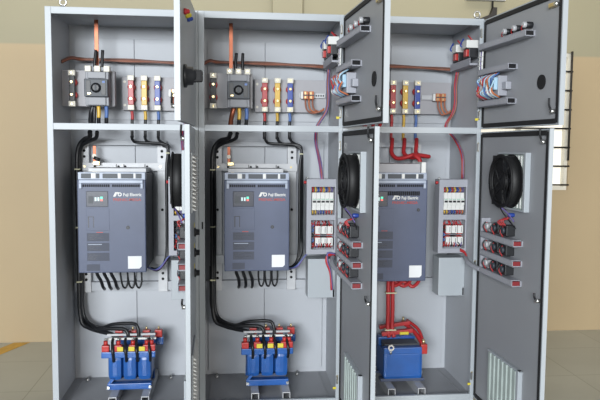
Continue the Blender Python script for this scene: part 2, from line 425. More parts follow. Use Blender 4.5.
for i in range(3):
    cn = CAB[i]
    # --- plates
    pl = MB(); pl.box(0, .297, 0, .003, 0, .205, 'plate', .001); pl.box(.292, .297, .003, .05, 0, .205, 'plate'); pl.box(0, .297, .003, .05, 0, .004, 'plate')
    for x in (.03, .26): pl.box(x, x+.01, .05, D-.02-PY_L-.0, .09, .12, 'galv')
    o = pl.build('mounting_plate'); o.location = (i*W+.008, PY_L, 1.768)
    tag(o, f'small grey plate carrying the breaker, upper left inside the {cn} cabinet', 'mounting plate')
    pl = MB(); pl.box(0, .445, 0, .003, 0, .20, 'plate', .001); pl.box(0, .445, .003, .04, 0, .004, 'plate'); pl.box(0, .004, .003, .04, .004, .2, 'plate')
    for (x, zz) in ((.014, .03), (.014, .17)): pl.cyl((x, 0, zz), (x, -.004, zz), .008, 'cream', 12)
    o = pl.build('mounting_plate'); o.location = (i*W+.325, PY_R, 1.757)
    tag(o, f'wide grey plate behind the coloured fuse holders in the {cn} cabinet', 'mounting plate')
    # --- fuses
    for k, (x, cc, cname) in enumerate(((.383, 'fuse_red', 'red'), (.461, 'yellow', 'yellow'), (.539, 'blue', 'blue'))):
        t = fuse_holder(i, x, 1.858, PY_R-.003, cc, f'{cname} fuse holder with cream ends in the {cn} cabinet')
        wc = (['rubber']*3, ['rubber']*3, ['wire_red', 'yellow', 'blue'])[i][k] if i < 2 else ['wire_red', 'yellow', 'blue'][k]
        m = MB()
        X = i*W+x; y = PY_R-.02
        lowc = 'rubber' if i < 2 else ['wire_red', 'yellow', 'wire_blue'][k]
        m.tube([(X, y, 1.75), (X+.003, y, 1.72), (X+.002, y, 1.70)], .0095, ['wire_red', 'yellow', 'wire_blue'][k])
        m.tube([(X+.002, y, 1.70), (X, y, 1.66), (X, y, 1.59)], .0095, lowc)
        o = m.build('cable'); tag(o, f'cable with a {cname} sleeve dropping from the {cname} fuse holder, {cn} cabinet', 'cable')
    # --- neutral link
    t = fuse_holder(i, .075, 1.866, PY_L-.001, 'black', f'black neutral link with cream ends in the {cn} cabinet', 'neutral link')
    # --- moulded case breaker
    t = thing('circuit_breaker', f'large grey moulded breaker with a black rotary mechanism in the {cn} cabinet', 'circuit breaker', (i*W+(.221 if i < 2 else .190), PY_L, 1.86))
    MB().box(-.065, .065, -.085, -.001, -.093, .10, 'breaker', .004).box(-.05, .05, -.097, -.085, -.09, -.045, 'breaker', .003).box(-.05, .05, -.095, -.085, .06, .098, 'breaker', .003).build('housing', t)
    m = MB(); m.box(-.0655, .0645, -.115, -.084, -.044, .056, 'charcoal', .004); m.box(-.054, -.030, -.118, -.115, -.034, .046, 'black', .002); m.box(.028, .054, -.118, -.115, -.034, .046, 'black', .002)
    m.build('mechanism', t)
    m = MB(); m.lathe((0, -.115, .006), (0, -.128, .006), [(0, .028), (.005, .028), (.006, .018), (.013, .017)], 'black', 20); m.box(-.004, .004, -.132, -.127, -.012, .024, 'charcoal', .002)
    m.build('rotary_shaft', t)
    m = MB(); m.box(-.045, -.030, -.1195, -.118, -.03, -.022, 'brass'); m.build('rating_label', t)
    MB().box(.035, .05, -.1195, -.118, .033, .045, 'wire_blue').build('trip_button', t)
    for x in (-.052, 0, .052):
        MB().box(x-.017, x+.017, -.075, -.035, .10, .134, 'cream', .004).build('terminal', t)
        MB().cyl((x, -.075, .118), (x, -.081, .118), .007, 'brass', 12).build('terminal_screw', t)
    # --- copper feeding the breaker from the roof, and short black cables
    if i < 2:
        copper(i, .178 if i else .208, .30, 2.0, 2.262, f'vertical copper busbar dropping from the roof in the {cn} cabinet')
        for x0_, x1_, nm in ((.204, .210, 'left'), (.245, .247, 'right')):
            m = MB().tube([(i*W+x0_, .26, 1.99), (i*W+x0_, .262, 2.02), (i*W+x1_, .27, 2.085)], .009, 'rubber')
            tag(m.build('cable'), f'short black upright cable, {nm} of two above the breaker in the {cn} cabinet', 'cable')
    # --- phase cables below the breaker
    cl = [('rubber', 'rubber', .185, 'black'), ('rubber', 'yellow', .225, 'yellow-sleeved'), ('rubber', 'wire_blue', .268, 'blue-sleeved')]
    for k, (lo, up, x, nm) in enumerate(cl):
        if i == 2: lo = 'wire_red'; 
        m = MB(); X = i*W+x; y = .24
        if k == 0:
            m.tube([(X+.01, y, 1.765), (X, y, 1.73), (X-.008, y+.015, 1.69), (X-.010, y+.03, 1.647)], .014, 'copper' if i == 1 else lo)
            nm = 'bare copper-braided' if i == 1 else nm
        else:
            m.tube([(X, y, 1.765), (X+.002, y, 1.73), (X, y, 1.70)], .011, up)
            m.tube([(X, y, 1.70), (X-.002, y+.01, 1.67), (X-.004, y+.02, 1.647)], .011, lo)
        if k == 0 and i == 0:
            m.tube([(X+.02, y-.01, 1.765), (X+.018, y-.01, 1.7), (X+.014, y, 1.647)], .010, 'rubber')
        tag(m.build('cable'), f'{nm} cable below the breaker in the {cn} cabinet', 'cable')
    # --- wire loom along the back
    m = MB()
    for q, cc in enumerate(('wire_brown', 'wire_loom', 'wire_brown', 'wire_brown')):
        r_ = random.random
        dz = (q-1.5)*.0045
        pts = [(i*W+.012, .30, 2.02+dz), (i*W+.05, .36, 2.05+dz)] + [(i*W+.09+k*.1, .43, 2.052-.012*((k/6)**2)+dz+.002*math.sin(k*1.7+q)) for k in range(7)] + [(i*W+.772, .38, 2.03+dz)]
        m.tube(pts, .0042, cc, 6, 3)
    tag(m.build('wire_bundle'), f'brown wire loom running across the back of the {cn} upper compartment', 'wires')
    # --- DIN rail and terminal block with drooping orange wires
    m = MB(); m.box(0, .16, 0, .006, -.014, .014, 'galv', .001)
    for k in range(6): m.box(.07+k*.015, .078+k*.015, -.0012, 0, -.005, .005, 'slot')
    o = m.build('din_rail'); o.location = (i*W+(.575 if i == 2 else .60), .44, 1.86); tag(o, f'short slotted rail for terminals in the {cn} upper compartment', 'rail')
    t = thing('terminal_block', f'orange and grey terminal block on a rail in the {cn} upper compartment', 'terminal block', (i*W+.605+(.035 if i == 2 else 0), .438, 1.86))
    MB().box(.0, .015, -.03, -.001, -.022, .022, 'white', .002).build('end_bracket', t)
    for k in range(2):
        MB().box(.017+k*.034, .046+k*.034, -.035, -.001, -.024, .024, 'wire_orange', .002).box(.022+k*.034, .032+k*.034, -.037, -.035, -.02, -.006, 'brass').box(.022+k*.034, .032+k*.034, -.037, -.035, .004, .02, 'brass').box(.017+k*.034, .046+k*.034, -.0365, -.035, -.004, .003, 'charcoal').build('terminal', t)
    m = MB()
    tx = .035 if i == 2 else 0
    for q in range(3):
        x = i*W+.633+tx+q*.022
        m.tube([(x, .405, 1.837), (x, .395, 1.80), (x+.012, .39, 1.765+.003*q), (x+.05-tx*.6, .39, 1.75+.005*q), (i*W+.745, .38, 1.77+.005*q)], .0052, 'wire_loom' if q != 1 else 'wire_orange', 6, 4)
    tag(m.build('wire_bundle'), f'drooping orange wires under the terminal block in the {cn} upper compartment', 'wires')
    # --- side wall rail with contactors
    X = i*W+W-.006
    m = MB(); m.box(-.055, -.001, -.17, .17, -.012, .0, 'duct', .001); m.box(-.055, -.052, -.17, .17, 0, .03, 'duct')
    o = m.build('cable_duct'); o.location = (X, .22, 2.03); tag(o, f'grey duct under the relays on the right side wall of the {cn} cabinet', 'duct')
    for k, (yy, nm) in enumerate(((.10, 'front'), (.28, 'rear'))):
        t = thing('relay', f'{nm} white, red and black relay on the right side wall of the {cn} cabinet', 'relay', (X, yy, 2.062))
        MB().box(-.06, -.001, -.05, .05, .0, .055, 'black', .003).build('base', t)
        MB().box(-.075, -.001, -.045, .03, .055, .10, 'white', .004).build('cover', t)
        MB().box(-.078, -.060, -.048, -.005, .006, .045, 'red', .003).build('wiring_plug', t)
        MB().tube([(-.05, .03, .06), (-.08, .04, .08), (-.06, .05, .12)], .005, 'blue', 6).tube([(-.03, -.02, .1), (-.05, 0, .13), (-.01, .06, .12)], .004, 'wire_red', 6).build('wires', t)
    # --- vertical loom down the side wall and into the lower compartment
    m = MB()
    cols = ('wire_loom', 'wire_purple', 'wire_red', 'wire_purple', 'wire_loom', 'wire_purple')
    if i == 2: cols = ('wire_loom', 'wire_purple', 'wire_brown', 'wire_red')
    for q, cc in enumerate(cols):
        a = q*1.05; dx = .006*math.cos(a); dy = .006*math.sin(a)
        ends = [(i*W+.70+dx, .36, 1.66), (i*W+.69+dx, .33, 1.58), (i*W+.70+dx+.002*q, .25, 1.45), (i*W+.715+dx, .20, 1.345)]
        if i == 2: ends = [(i*W+.72+dx, .37, 1.66), (i*W+.76+dx, .33, 1.60), (i*W+.77+dx*.8, .22, 1.50), (i*W+.77+dx*.8, .20, 1.36)]
        m.tube([(i*W+.765+dx, .33+dy, 2.01), (i*W+.765+dx, .36+dy, 1.93), (i*W+.768+dx, .36+dy, 1.83), (i*W+.757+dx, .37+dy, 1.76), (i*W+.72+dx, .37+dy, 1.70)]+ends, .0045, cc, 6, 4)
    tag(m.build('wire_bundle'), f'multicoloured wire loom dropping down the right side of the {cn} cabinet', 'wires')

# small terminal lying at right end of the wide plate in the left cabinet is the same block, hidden part by the door edge

# ------------------------------------------------------------------ variable speed drives
def build_drive(i):
    zb, zt = (.838, 1.402) if i < 2 else (.768, 1.405)
    x0, x1 = .140, .507
    cn = CAB[i]
    t = thing('inverter_drive', f'dark navy motor drive unit with white lettering in the {cn} cabinet', 'motor drive', (i*W, 0, 0))
    MB().box(x0+.004, x1-.004, .075, .45, zb+.005, zt-.02, 'navy_side', .004).build('chassis', t)
    fc = MB(); fc.box(x0, x1, .048, .078, zb, zt-.048, 'navy', .005)
    fc.build('front_cover', t)
    # top light-coloured fan cover with openings
    m = MB(); m.box(x0+.002, x1-.002, .060, .12, zt-.048, zt-.006, 'navy_cover', .003)
    if i == 2: m.box(x0+.005, x1-.03, .10, .30, zt-.01, zt+.045, 'plate', .003); m.box(x1-.028, x1-.002, .08, .20, zt-.01, zt+.055, 'white', .003)
    m.box(x0+.012, x1-.012, .034, .050, zt-.066, zt-.048, 'navy_cover', .003); m.box(x0+.012, x0+.026, .036, .050, zt-.095, zt-.066, 'navy_cover', .002); m.box(x1-.026, x1-.012, .036, .050, zt-.095, zt-.066, 'navy_cover', .002)
    m.build('top_cover', t)
    m = MB()
    for (a, b_) in ((.02, .072), (.10, .118), (.135, .215), (.235, .30), (.315, .345)):
        m.box(x0+a, x0+b_, .057, .061, zt-.040, zt-.014, 'charcoal', .002)
    for (a, b_) in ((.074, .098), (.217, .233), (.302, .313)): m.box(x0+a, x0+b_, .056, .060, zt-.040, zt-.012, 'white', .002)
    m.build('fan_opening', t)
    m = MB()
    zz = zt-.087
    for q in range(28):
        if q in (13,): continue
        xx = x0+.03+q*.0113
        m.box(xx, xx+.008, .0465, .049, zz, zz+.014, 'slot')
    if i == 2:
        for q in range(26): xx = x0+.03+q*.0113; m.box(xx, xx+.009, .0465, .049, zz-.05, zz-.025, 'slot')
    m.build('vent_slots', t)
    for xx in (x0+.018, x1-.018): MB().cyl((xx, .048, zt-.075), (xx, .045, zt-.075), .006, 'sticker', 12).build('cover_screw', t)
    dz = 0 if i < 2 else -.018
    x0_ = x0
    if i == 2: x0 = x0-.032
    m = MB(); m.box(x0+.048, x0+.165, .043, .049, 1.205, 1.292, 'keypad', .004)
    m.build('keypad', t)
    m = MB(); m.box(x0+.094, x0+.104, .0418, .0432, 1.238, 1.258, 'screen_white'); m.box(x0+.109, x0+.119, .0418, .0432, 1.238, 1.258, 'screen_white'); m.box(x0+.124, x0+.137, .0418, .0432, 1.238, 1.247, 'screen_red'); m.box(x0+.124, x0+.137, .0418, .0432, 1.249, 1.262, 'screen_green'); m.box(x0+.06, x0+.085, .0418, .0432, 1.225, 1.265, 'charcoal')
    m.build('display', t)
    x0 = x0_
    m = MB(); m.box(x0+.048, x0+.17, .0465, .049, 1.075, 1.195, 'navy', .002); m.box(x0+.055, x0+.062, .0455, .0475, 1.09, 1.15, 'keypad'); m.box(x0+.055, x0+.088, .0455, .0475, 1.148, 1.153, 'keypad'); m.box(x0+.083, x0+.088, .0455, .0475, 1.09, 1.15, 'keypad')
    m.build('access_flap', t)
    # printed warning notes
    m = MB()
    for k in range(4):
        za = 1.06-k*.055
        if za-.045 < zb+.02: break
        m.box(x0+.048, x0+.168, .0473, .0482, za-.045, za, 'print')
        for q in range(4): m.box(x0+.054, x0+.09+random.random()*.07, .0468, .0474, za-.010-q*.009, za-.006-q*.009, 'navy_cover' if q == 0 and k == 1 else 'keypad')
    m.box(x0+.10, x0+.135, .0467, .0474, 1.062, 1.066, 'logo_red')
    m.build('warning_print', t)
    m = MB(); m.box(x0+.045, x0+.115, .0468, .0482, zb+.012, zb+.048, 'print'); m.build('rating_plate', t)
    m = MB(); m.prism([(x0+.268, zb+.022), (x0+.330, zb+.022), (x0+.342, zb+.034), (x0+.342, zb+.092), (x0+.268, zb+.092)], 'y', .0462, .048, 'sticker')
    m.build('sticker', t)
    lx, lz_ = (x0+.27, 1.09) if i < 2 else (x0+.315, 1.185)
    MB().cyl((lx, .048, lz_), (lx, .044, lz_), .010, 'black', 16).cyl((lx, .0438, lz_), (lx, .0432, lz_), .005, 'charcoal', 10).build('cover_lock', t)
    # logo mark and lettering
    lz = 1.262+dz
    x0 = x0-.032 if i == 2 else x0
    m = MB(); 
    m.prism([(x0+.192, lz), (x0+.204, lz+.024), (x0+.224, lz+.024), (x0+.220, lz+.017), (x0+.208, lz+.015), (x0+.212, lz+.011), (x0+.204, lz)], 'y', .0462, .0478, 'white')
    m.ring((x0+.228, .0478, lz+.012), (0, -1, 0), .006, .011, .0016, 'white', 16)
    m.build('logo_mark', t)
    text_mesh('Fuji Electric', .024, 'white', t, 'maker_lettering', (x0+.246, .0470, lz+.003), (PI/2, 0, 0), width=.098)
    text_mesh('FRENIC-MEGA', .021, 'logo_red', t, 'model_lettering', (x0+.192, .0470, lz-.024), (PI/2, 0, 0), width=.150)
    x0 = x0_
    # silver mounting flange with holes behind the top
    m = MB(); m.box(.062, .590, .44, .447, zt-.012, zt+.036, 'galv', .001)
    m.box(x0+.02, x1-.02, .25, .44, zt-.015, zt+.010, 'galv', .002)
    for xx in (.10, .16, .30, .34, .47, .55): m.cyl((xx, .4402, zt+.014), (xx, .437, zt+.014), .007, 'slot' if xx not in (.10, .55) else 'brass', 10)
    for xx in (.285, .33, .455): m.box(xx, xx+.004, .434, .44, zt+.0, zt+.028, 'black')
    m.build('mounting_flange', t)
    for (xa, xb) in ((.062, .135), (.512, .59)): MB().box(xa, xb, .43, .44, zb-.02, zb+.03, 'galv', .002).build('mounting_foot', t)
    return t
for i in range(3): build_drive(i)

# copper stub above the drive
for i in range(2):
    m = MB(); m.box(-.009, .009, -.003, .003, 0, .115, 'copper', .001); m.cyl((0.0, -.004, .055), (0.0, -.012, .055), .012, 'cream', 12); m.box(-.008, .03, -.012, -.004, .0, .022, 'brass', .002)
    m.cyl((.0, -.02, .045), (.035, -.02, .03), .010, 'rubber', 10) if i == 0 else None
    o = m.build('copper_busbar'); o.location = (i*W+.165, .41, 1.425)
    tag(o, f'short copper bar entering the top of the drive in the {CAB[i]} cabinet', 'busbar')

# ------------------------------------------------------------------ black power cables (left and middle)
for i in range(2):
    o = i*W; cn = CAB[i]
    def C(pts, r, label, m_='rubber', ties=()):
        m = MB(); m.tube([(o+a, b, c) for a, b, c in pts], r, m_, 10, 6)
        ob = m.build('power_cable'); tag(ob, label, 'cable')
        for (a, b, c) in ties:
            MB().box(o+a-r-.003, o+a+r+.003, b-r-.003, b+r+.003, c-.004, c+.004, 'tie', .002).build('cable_tie', ob)
        return ob
    tl = ((.066, .40, 1.40), (.066, .40, 1.05), (.066, .40, .72))
    C([(.175, .24, 1.62), (.16, .30, 1.59), (.11, .38, 1.575), (.072, .40, 1.52), (.064, .40, 1.40), (.064, .40, 1.05), (.064, .40, .62), (.066, .40, .54), (.082, .39, .465), (.13, .37, .44), (.20, .32, .432), (.27, .27, .43), (.31, .25, .41)], .0135,
      f'thick black cable running down the left side to the reactor in the {cn} cabinet', ties=tl)
    C([(.215, .24, 1.62), (.20, .28, 1.585), (.13, .365, 1.56), (.084, .41, 1.52), (.076, .424, 1.40), (.076, .424, 1.05), (.076, .424, .70), (.078, .42, .55), (.10, .405, .482), (.15, .36, .457), (.20, .30, .453), (.27, .27, .462), (.35, .25, .462), (.372, .24, .44), (.375, .24, .41)], .011,
      f'second black cable beside the thick one, arching onto the reactor in the {cn} cabinet')
    C([(.055, .435, .80), (.055, .435, .66), (.057, .433, .55), (.085, .42, .475), (.15, .38, .452), (.21, .33, .452), (.28, .28, .485), (.40, .25, .495), (.432, .235, .47), (.436, .23, .41)], .010,
      f'highest arching black cable over the reactor in the {cn} cabinet')
    # right-hand side run
    for k, x in enumerate((.383, .461, .539)):
        C([(x, .41, 1.60), (x+.01, .40, 1.575), (x+.04, .38, 1.562-.004*k), (.575, .36, 1.556-.006*k), (.605, .35, 1.52), (.603+.008*(k-1), .34+.01*k, 1.40), (.603+.008*(k-1), .34+.01*k, 1.05), (.600+.008*(k-1), .34, .90), (.575, .33, .835), (.54, .31, .81-.004*k), (.50, .30, .815)], .0085,
          f'{["first", "second", "third"][k]} thin black cable from left bending down right of the {cn} drive', ties=((.603, .35, 1.50), (.603, .35, .93)) if k == 1 else ())
    # stubs under the drive
    for k, x in enumerate((.205, .245, .285)):
        C([(x, .20, .84), (x+.004, .21, .80), (x+.018, .24, .755), (x+.022, .28, .71), (x+.02, .34, .685)], .0095, f'{["first", "second", "third"][k]} thick cable end from left under the left half of the {cn} drive')
    for k, x in enumerate((.355, .395, .435)):
        C([(x-.012, .20, .84), (x-.016, .22, .79), (x-.008, .24, .725), (x+.008, .25, .71), (x+.02, .25, .75), (x+.018, .24, .84)], .0055, f'{["first", "second", "third"][k]} thin cable loop from left under the right half of the {cn} drive')
    m = MB()
    for q, cc in enumerate(('wire_purple', 'wire_purple', 'wire_blue')):
        m.tube([(o+.49, .22, .835+.003*q), (o+.53, .22, .82), (o+.57, .20, .835+.004*q), (o+.615, .19, .90), (o+.65, .19, .925)], .004, cc, 6)
    tag(m.build('wire_bundle'), f'thin purple wires from the drive to the terminal box in the {cn} cabinet', 'wires')

# red cables, right cabinet
o2 = 2*W
def CR(pts, r, label):
    m = MB(); m.tube([(o2+a, b, c) for a, b, c in pts], r*1.1, 'wire_red', 10, 6); return tag(m.build('power_cable'), label, 'cable')
for k, x in enumerate((.383, .461, .539)):
    tx = (.40, .425, .50)[k]
    CR([(x, .41, 1.60), (x-.006, .39, 1.56), (x-.015, .36, 1.51), (x+.01, .33, 1.478+.008*k), (x+.05, .30, 1.482+.004*k), (.49, .27, 1.50), (.512, .24, 1.47), (.512, .235, 1.41)], .0115, f'{["first", "second", "third"][k]} from left of the red cables curving above the right drive')
for k in range(3):
    x = .36+.055*k
    CR([(x+.045, .22, .775), (x+.05, .23, .73), (x+.02, .25, .700-.004*k), (x-.02, .26, .715), (.365+.004*k, .27, .735), (.345, .27, .76)], .010, f'{["first", "second", "third"][k]} from left of the red cable loops below the right drive')
for k in range(2):
    CR([(.335+.028*k, .24, .79), (.333+.028*k, .24, .70), (.335+.028*k, .24, .55), (.335+.027*k, .24, .44), (.34+.03*k, .22, .385)], .0115, f'{["left", "right"][k]} of the two vertical red cables dropping to the blue reactor')
m = MB().box(o2+.315, o2+.385, .222, .26, .425, .433, 'tie', .002).box(o2+.315, o2+.385, .222, .26, .655, .663, 'tie', .002)
tag(m.build('cable_ties'), 'pale ties around the vertical red cables in the right cabinet', 'cable tie')

# ------------------------------------------------------------------ reactors
def reactor(i):
    cn = CAB[i]
    t = thing('reactor', f'bright blue three-coil reactor with red terminals on the floor of the {cn} cabinet', 'reactor', (i*W+.392, .24, .134))
    m = MB()
    m.box(-.125, .125, -.095, -.055, .0, .035, 'reactor_blue', .003); m.box(-.125, .125, .085, .10, .0, .06, 'reactor_blue', .003)
    m.box(-.11, .11, -.055, .085, .0, .03, 'reactor_blue', .003)
    m.prism([(-.125, .035), (-.105, .035), (-.085, .062), (-.105, .062)], 'y', -.09, -.075, 'reactor_blue')
    m.build('base_frame', t)
    m = MB(); m.box(-.115, .115, -.03, .075, .03, .050, 'navy', .002); m.box(-.020, .020, -.01, .06, .050, .205, 'navy', .002); m.box(-.115, .115, -.02, .07, .198, .22, 'navy', .002); m.build('iron_core', t)
    for x in (-.084, 0, .084):
        m = MB(); m.box(x-.041, x+.041, -.08, .085, .045, .198, 'reactor_blue', .030)
        m.build('coil', t)
        m = MB(); m.box(x-.036, x+.036, -.065, .08, .186, .205, 'reactor_blue', .004); m.build('coil_flange', t)
    m = MB(); m.box(-.155, .150, -.105, -.060, .190, .226, 'reactor_blue', .004)
    m.build('top_yoke', t)
    MB().box(-.10, .180, .06, .10, .215, .262, 'reactor_blue', .004).build('rear_yoke', t)
    for k, x in enumerate((-.132, -.06, .022, .100, .128)):
        m = MB(); m.box(x-.021, x+.021, -.10, -.065, .226, .262, 'red', .004)
        m.cyl((x, -.083, .262), (x, -.083, .287), .012, 'red', 12); m.cyl((x, -.083, .287), (x, -.083, .302), .006, 'steel', 10)
        m.build('terminal', t)
    for k, x in enumerate((-.08, .0, .08, .152)):
        m = MB(); m.box(x-.022, x+.022, .05, .09, .262, .306, 'red', .004); m.cyl((x, .07, .306), (x, .07, .326), .006, 'brass', 10)
        m.build('rear_terminal', t)
    for x in (-.048, .016, .075):
        MB().box(x-.017, x+.017, -.108, -.102, .230, .256, 'bright_yellow', .002).build('phase_label', t)
    MB().box(-.13, .15, -.055, -.035, .282, .293, 'white', .002).build('link_bar', t)
    MB().box(-.14, .14, .0, .02, .29, .302, 'galv', .002).build('link_bar', t)
    for x in (-.09, -.018, .045, .118):
        MB().tube([(x-.006, -.03, .285), (x-.006, -.07, .283), (x, -.112, .24), (x+.004, -.108, .205), (x+.002, -.088, .165)], .0085, 'rubber').build('coil_lead', t)
    for x in (-.118, .118):
        MB().cyl((x, -.098, .016), (x, -.106, .016), .009, 'steel', 10).build('foot_bolt', t)
    return t
reactor(0); reactor(1)
t = thing('reactor', 'solid blue reactor with red busbars on top, on the floor of the right cabinet', 'reactor', (2*W+.405, .24, .134))
m = MB(); m.box(-.115, .125, -.10, .12, .015, .185, 'reactor_blue', .018); m.build('coil', t)
m = MB(); m.box(-.115, .118, -.107, -.06, .17, .212, 'reactor_blue', .006); m.box(-.115, .118, .05, .11, .18, .235, 'reactor_blue', .006); m.build('top_yoke', t)
m = MB(); m.box(-.13, .14, -.09, -.03, 0, .016, 'navy', .002); m.box(-.13, .14, .06, .10, 0, .016, 'navy', .002); m.build('base_frame', t)
MB().box(-.10, .11, -.06, .05, .185, .222, 'charcoal', .004).build('iron_core', t)
m = MB(); m.box(-.11, .085, -.02, .01, .268, .292, 'wire_red', .003, Matrix.Rotation(-.10, 3, 'Y')); m.build('busbar', t)
m = MB(); m.box(-.11, .085, .05, .08, .295, .318, 'wire_red', .003, Matrix.Rotation(-.14, 3, 'Y')); m.build('busbar', t)
m = MB(); m.tube([(.045, .10, .315), (.10, .02, .275), (.135, -.07, .215)], .013, 'wire_red'); m.build('lead', t)
m = MB(); m.tube([(.075, .10, .325), (.13, .03, .285), (.145, -.05, .215)], .010, 'wire_red'); m.build('lead', t)
m = MB(); m.box(.115, .155, -.095, -.05, .165, .225, 'red', .006); m.cyl((.135, -.075, .225), (.135, -.075, .25), .009, 'brass', 10); m.build('terminal', t)
m = MB(); m.box(.0, .055, -.026, -.020, .268, .285, 'bright_yellow', .001); m.box(.01, .07, -.022, -.014, .248, .262, 'blue', .001); m.build('phase_label', t)
m = MB(); m.ring((-.075, -.112, .215), (0, -1, 0), .010, .019, .006, 'steel', 18); m.cyl((-.075, -.108, .175), (-.075, -.108, .195), .007, 'steel', 10); m.build('cable_lug', t)
MB().cyl((.13, -.06, .016), (.13, -.06, .05), .008, 'steel', 10).build('foot_bolt', t)
MB().cyl((.05, .09, .32), (.05, .09, .35), .006, 'brass', 10).build('terminal_stud', t)

# ------------------------------------------------------------------ terminal boxes
ORD = ['first', 'second', 'third', 'fourth', 'fifth']
for i in range(3):
    cn = CAB[i]
    zc = 0 
    t = thing('terminal_box', f'grey open-fronted box of breakers and relays at the right of the {cn} cabinet', 'terminal box', (i*W+.620, .18, .91))
    w_, h_ = .174, .445
    m = MB()
    m.box(0, .028, 0, .004, 0, h_, 'duct'); m.box(w_-.008, w_, 0, .004, 0, h_, 'duct')
    for (a, b_) in ((0, .028), (.203, .232), (h_-.045, h_)): m.box(.028, w_-.008, 0, .004, a, b_, 'duct')
    m.box(0, .004, .004, .09, 0, h_, 'duct'); m.box(.004, w_, .004, .09, 0, .004, 'duct'); m.box(.004, w_, .004, .09, h_-.004, h_, 'duct'); m.box(.004, w_, .086, .09, .004, h_-.004, 'duct')
    m.build('housing', t)
    m = MB(); m.cyl((.004, .02, h_-.0), (.004, .02, h_+.012), .006, 'steel', 8); m.cyl((-.0, .03, h_-.02), (-.014, .03, h_-.02), .009, 'wire_red', 10); m.build('grommet', t)
    b0 = (i*W+.620, .18, .91)
    # breakers
    for k in range(5):
        x = b0[0]+.034+k*.0258
        bt = thing('miniature_breaker', f'{ORD[k]} from left of the five white switches in the {cn} cabinet terminal box', 'circuit breaker', (x, .21, b0[2]+.26))
        MB().box(0, .0248, -.012, .05, .0, .105, 'white', .002).box(.0, .0248, -.020, -.012, .03, .07, 'white', .002).build('body', bt)
        MB().box(.003, .0218, -.027, -.020, .046, .058, 'black', .002).build('toggle', bt)
        m = MB(); m.box(.003, .0215, -.0205, -.0198, .064, .067, 'green'); m.build('marking', bt)
    m = MB()
    wc = ['wire_red', 'yellow', 'blue', 'wire_red', 'yellow', 'blue', 'wire_orange', 'wire_purple']
    for k in range(8):
        x = b0[0]+.038+k*.0162
        m.tube([(x, .215, b0[2]+.366), (x+.002, .195, b0[2]+.378), (x, .21, b0[2]+.400)], .0045, wc[k], 6)
    tag(m.build('wire_bundle'), f'coloured wire tails above the white switches in the {cn} cabinet', 'wires')
    m = MB()
    for k in range(8):
        x = b0[0]+.038+k*.0162
        m.tube([(x, .215, b0[2]+.262), (x, .19, b0[2]+.25), (x+.002, .21, b0[2]+.236)], .0045, wc[(k*3+1) % 8], 6)
    tag(m.build('wire_bundle'), f'coloured wire tails below the white switches in the {cn} cabinet', 'wires')
    # relays
    for r_ in range(2):
        for k in range(3):
            x = b0[0]+.054+k*.0365; zz = b0[2]+.044+r_*.070
            nm = ['lower', 'upper'][r_]
            rt = thing('relay', f'{ORD[k]} from left in the {nm} row of small white relays, {cn} cabinet box', 'relay', (x, .215, zz))
            MB().box(0, .034, .002, .045, -.004, .056, 'red' if k != 1 else 'black', .002).build('socket', rt)
            MB().box(.001, .034, -.018, .002, .004, .052, 'white', .003).build('cover', rt)
            MB().box(.022, .025, -.0185, -.0178, .012, .044, 'charcoal').build('marking', rt)
    m = MB()
    rnd = random.Random(5+i)
    for k in range(16):
        x = b0[0]+.035+k*.0075; zz = b0[2]+.032+rnd.random()*.02
        c_ = rnd.choice(['wire_red', 'wire_red', 'black', 'wire_purple', 'wire_red'])
        za = b0[2]+(.036 if k % 2 else .165); zb_ = za+.03
        m.tube([(x, .20, za), (x+rnd.uniform(-.01, .01), .188, (za+zb_)/2), (x+rnd.uniform(-.01, .01), .205, zb_)], .0035, c_, 5, 4)
    for k in range(5): m.tube([(b0[0]+.034, .205, b0[2]+.04+k*.03), (b0[0]+.044, .19, b0[2]+.05+k*.03), (b0[0]+.036, .205, b0[2]+.06+k*.03)], .004, rnd.choice(['wire_red', 'black', 'wire_blue']), 5, 4)
    tag(m.build('wire_bundle'), f'tangled red and black wire ends around the small relays in the {cn} cabinet', 'wires')
    # lower closed box
    t = thing('junction_box', f'plain closed light grey box below the terminal box in the {cn} cabinet', 'junction box', (i*W+.632, .19, .645))
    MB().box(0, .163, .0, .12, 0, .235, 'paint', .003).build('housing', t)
    MB().box(.15, .162, .0, .004, .0, .05, 'paint_lit', .001).build('tab', t)
    m = MB()
    for q in range(3):
        if i == 2:
            m.tube([(i*W+.755, .17, .925+.005*q), (i*W+.775, .15, .915+.004*q), (i*W+.783, .13, .89+.003*q)], .005, 'wire_red', 6); continue
        m.tube([(i*W+.79, .17, .90+.006*q), (i*W+.745, .155, .905+.007*q), (i*W+.735+.004*q, .15, .87), (i*W+.76, .15, .80+.008*q), (i*W+.768+.003*q, .15, .70)], .006, ['wire_red', 'wire_red', 'wire_purple'][q], 6)
    tag(m.build('wire_bundle'), (f'red and purple wires looping in front of the closed grey box in the {cn} cabinet' if i < 2 else 'short red wires leaving the relay box towards the door, right cabinet'), 'wires')

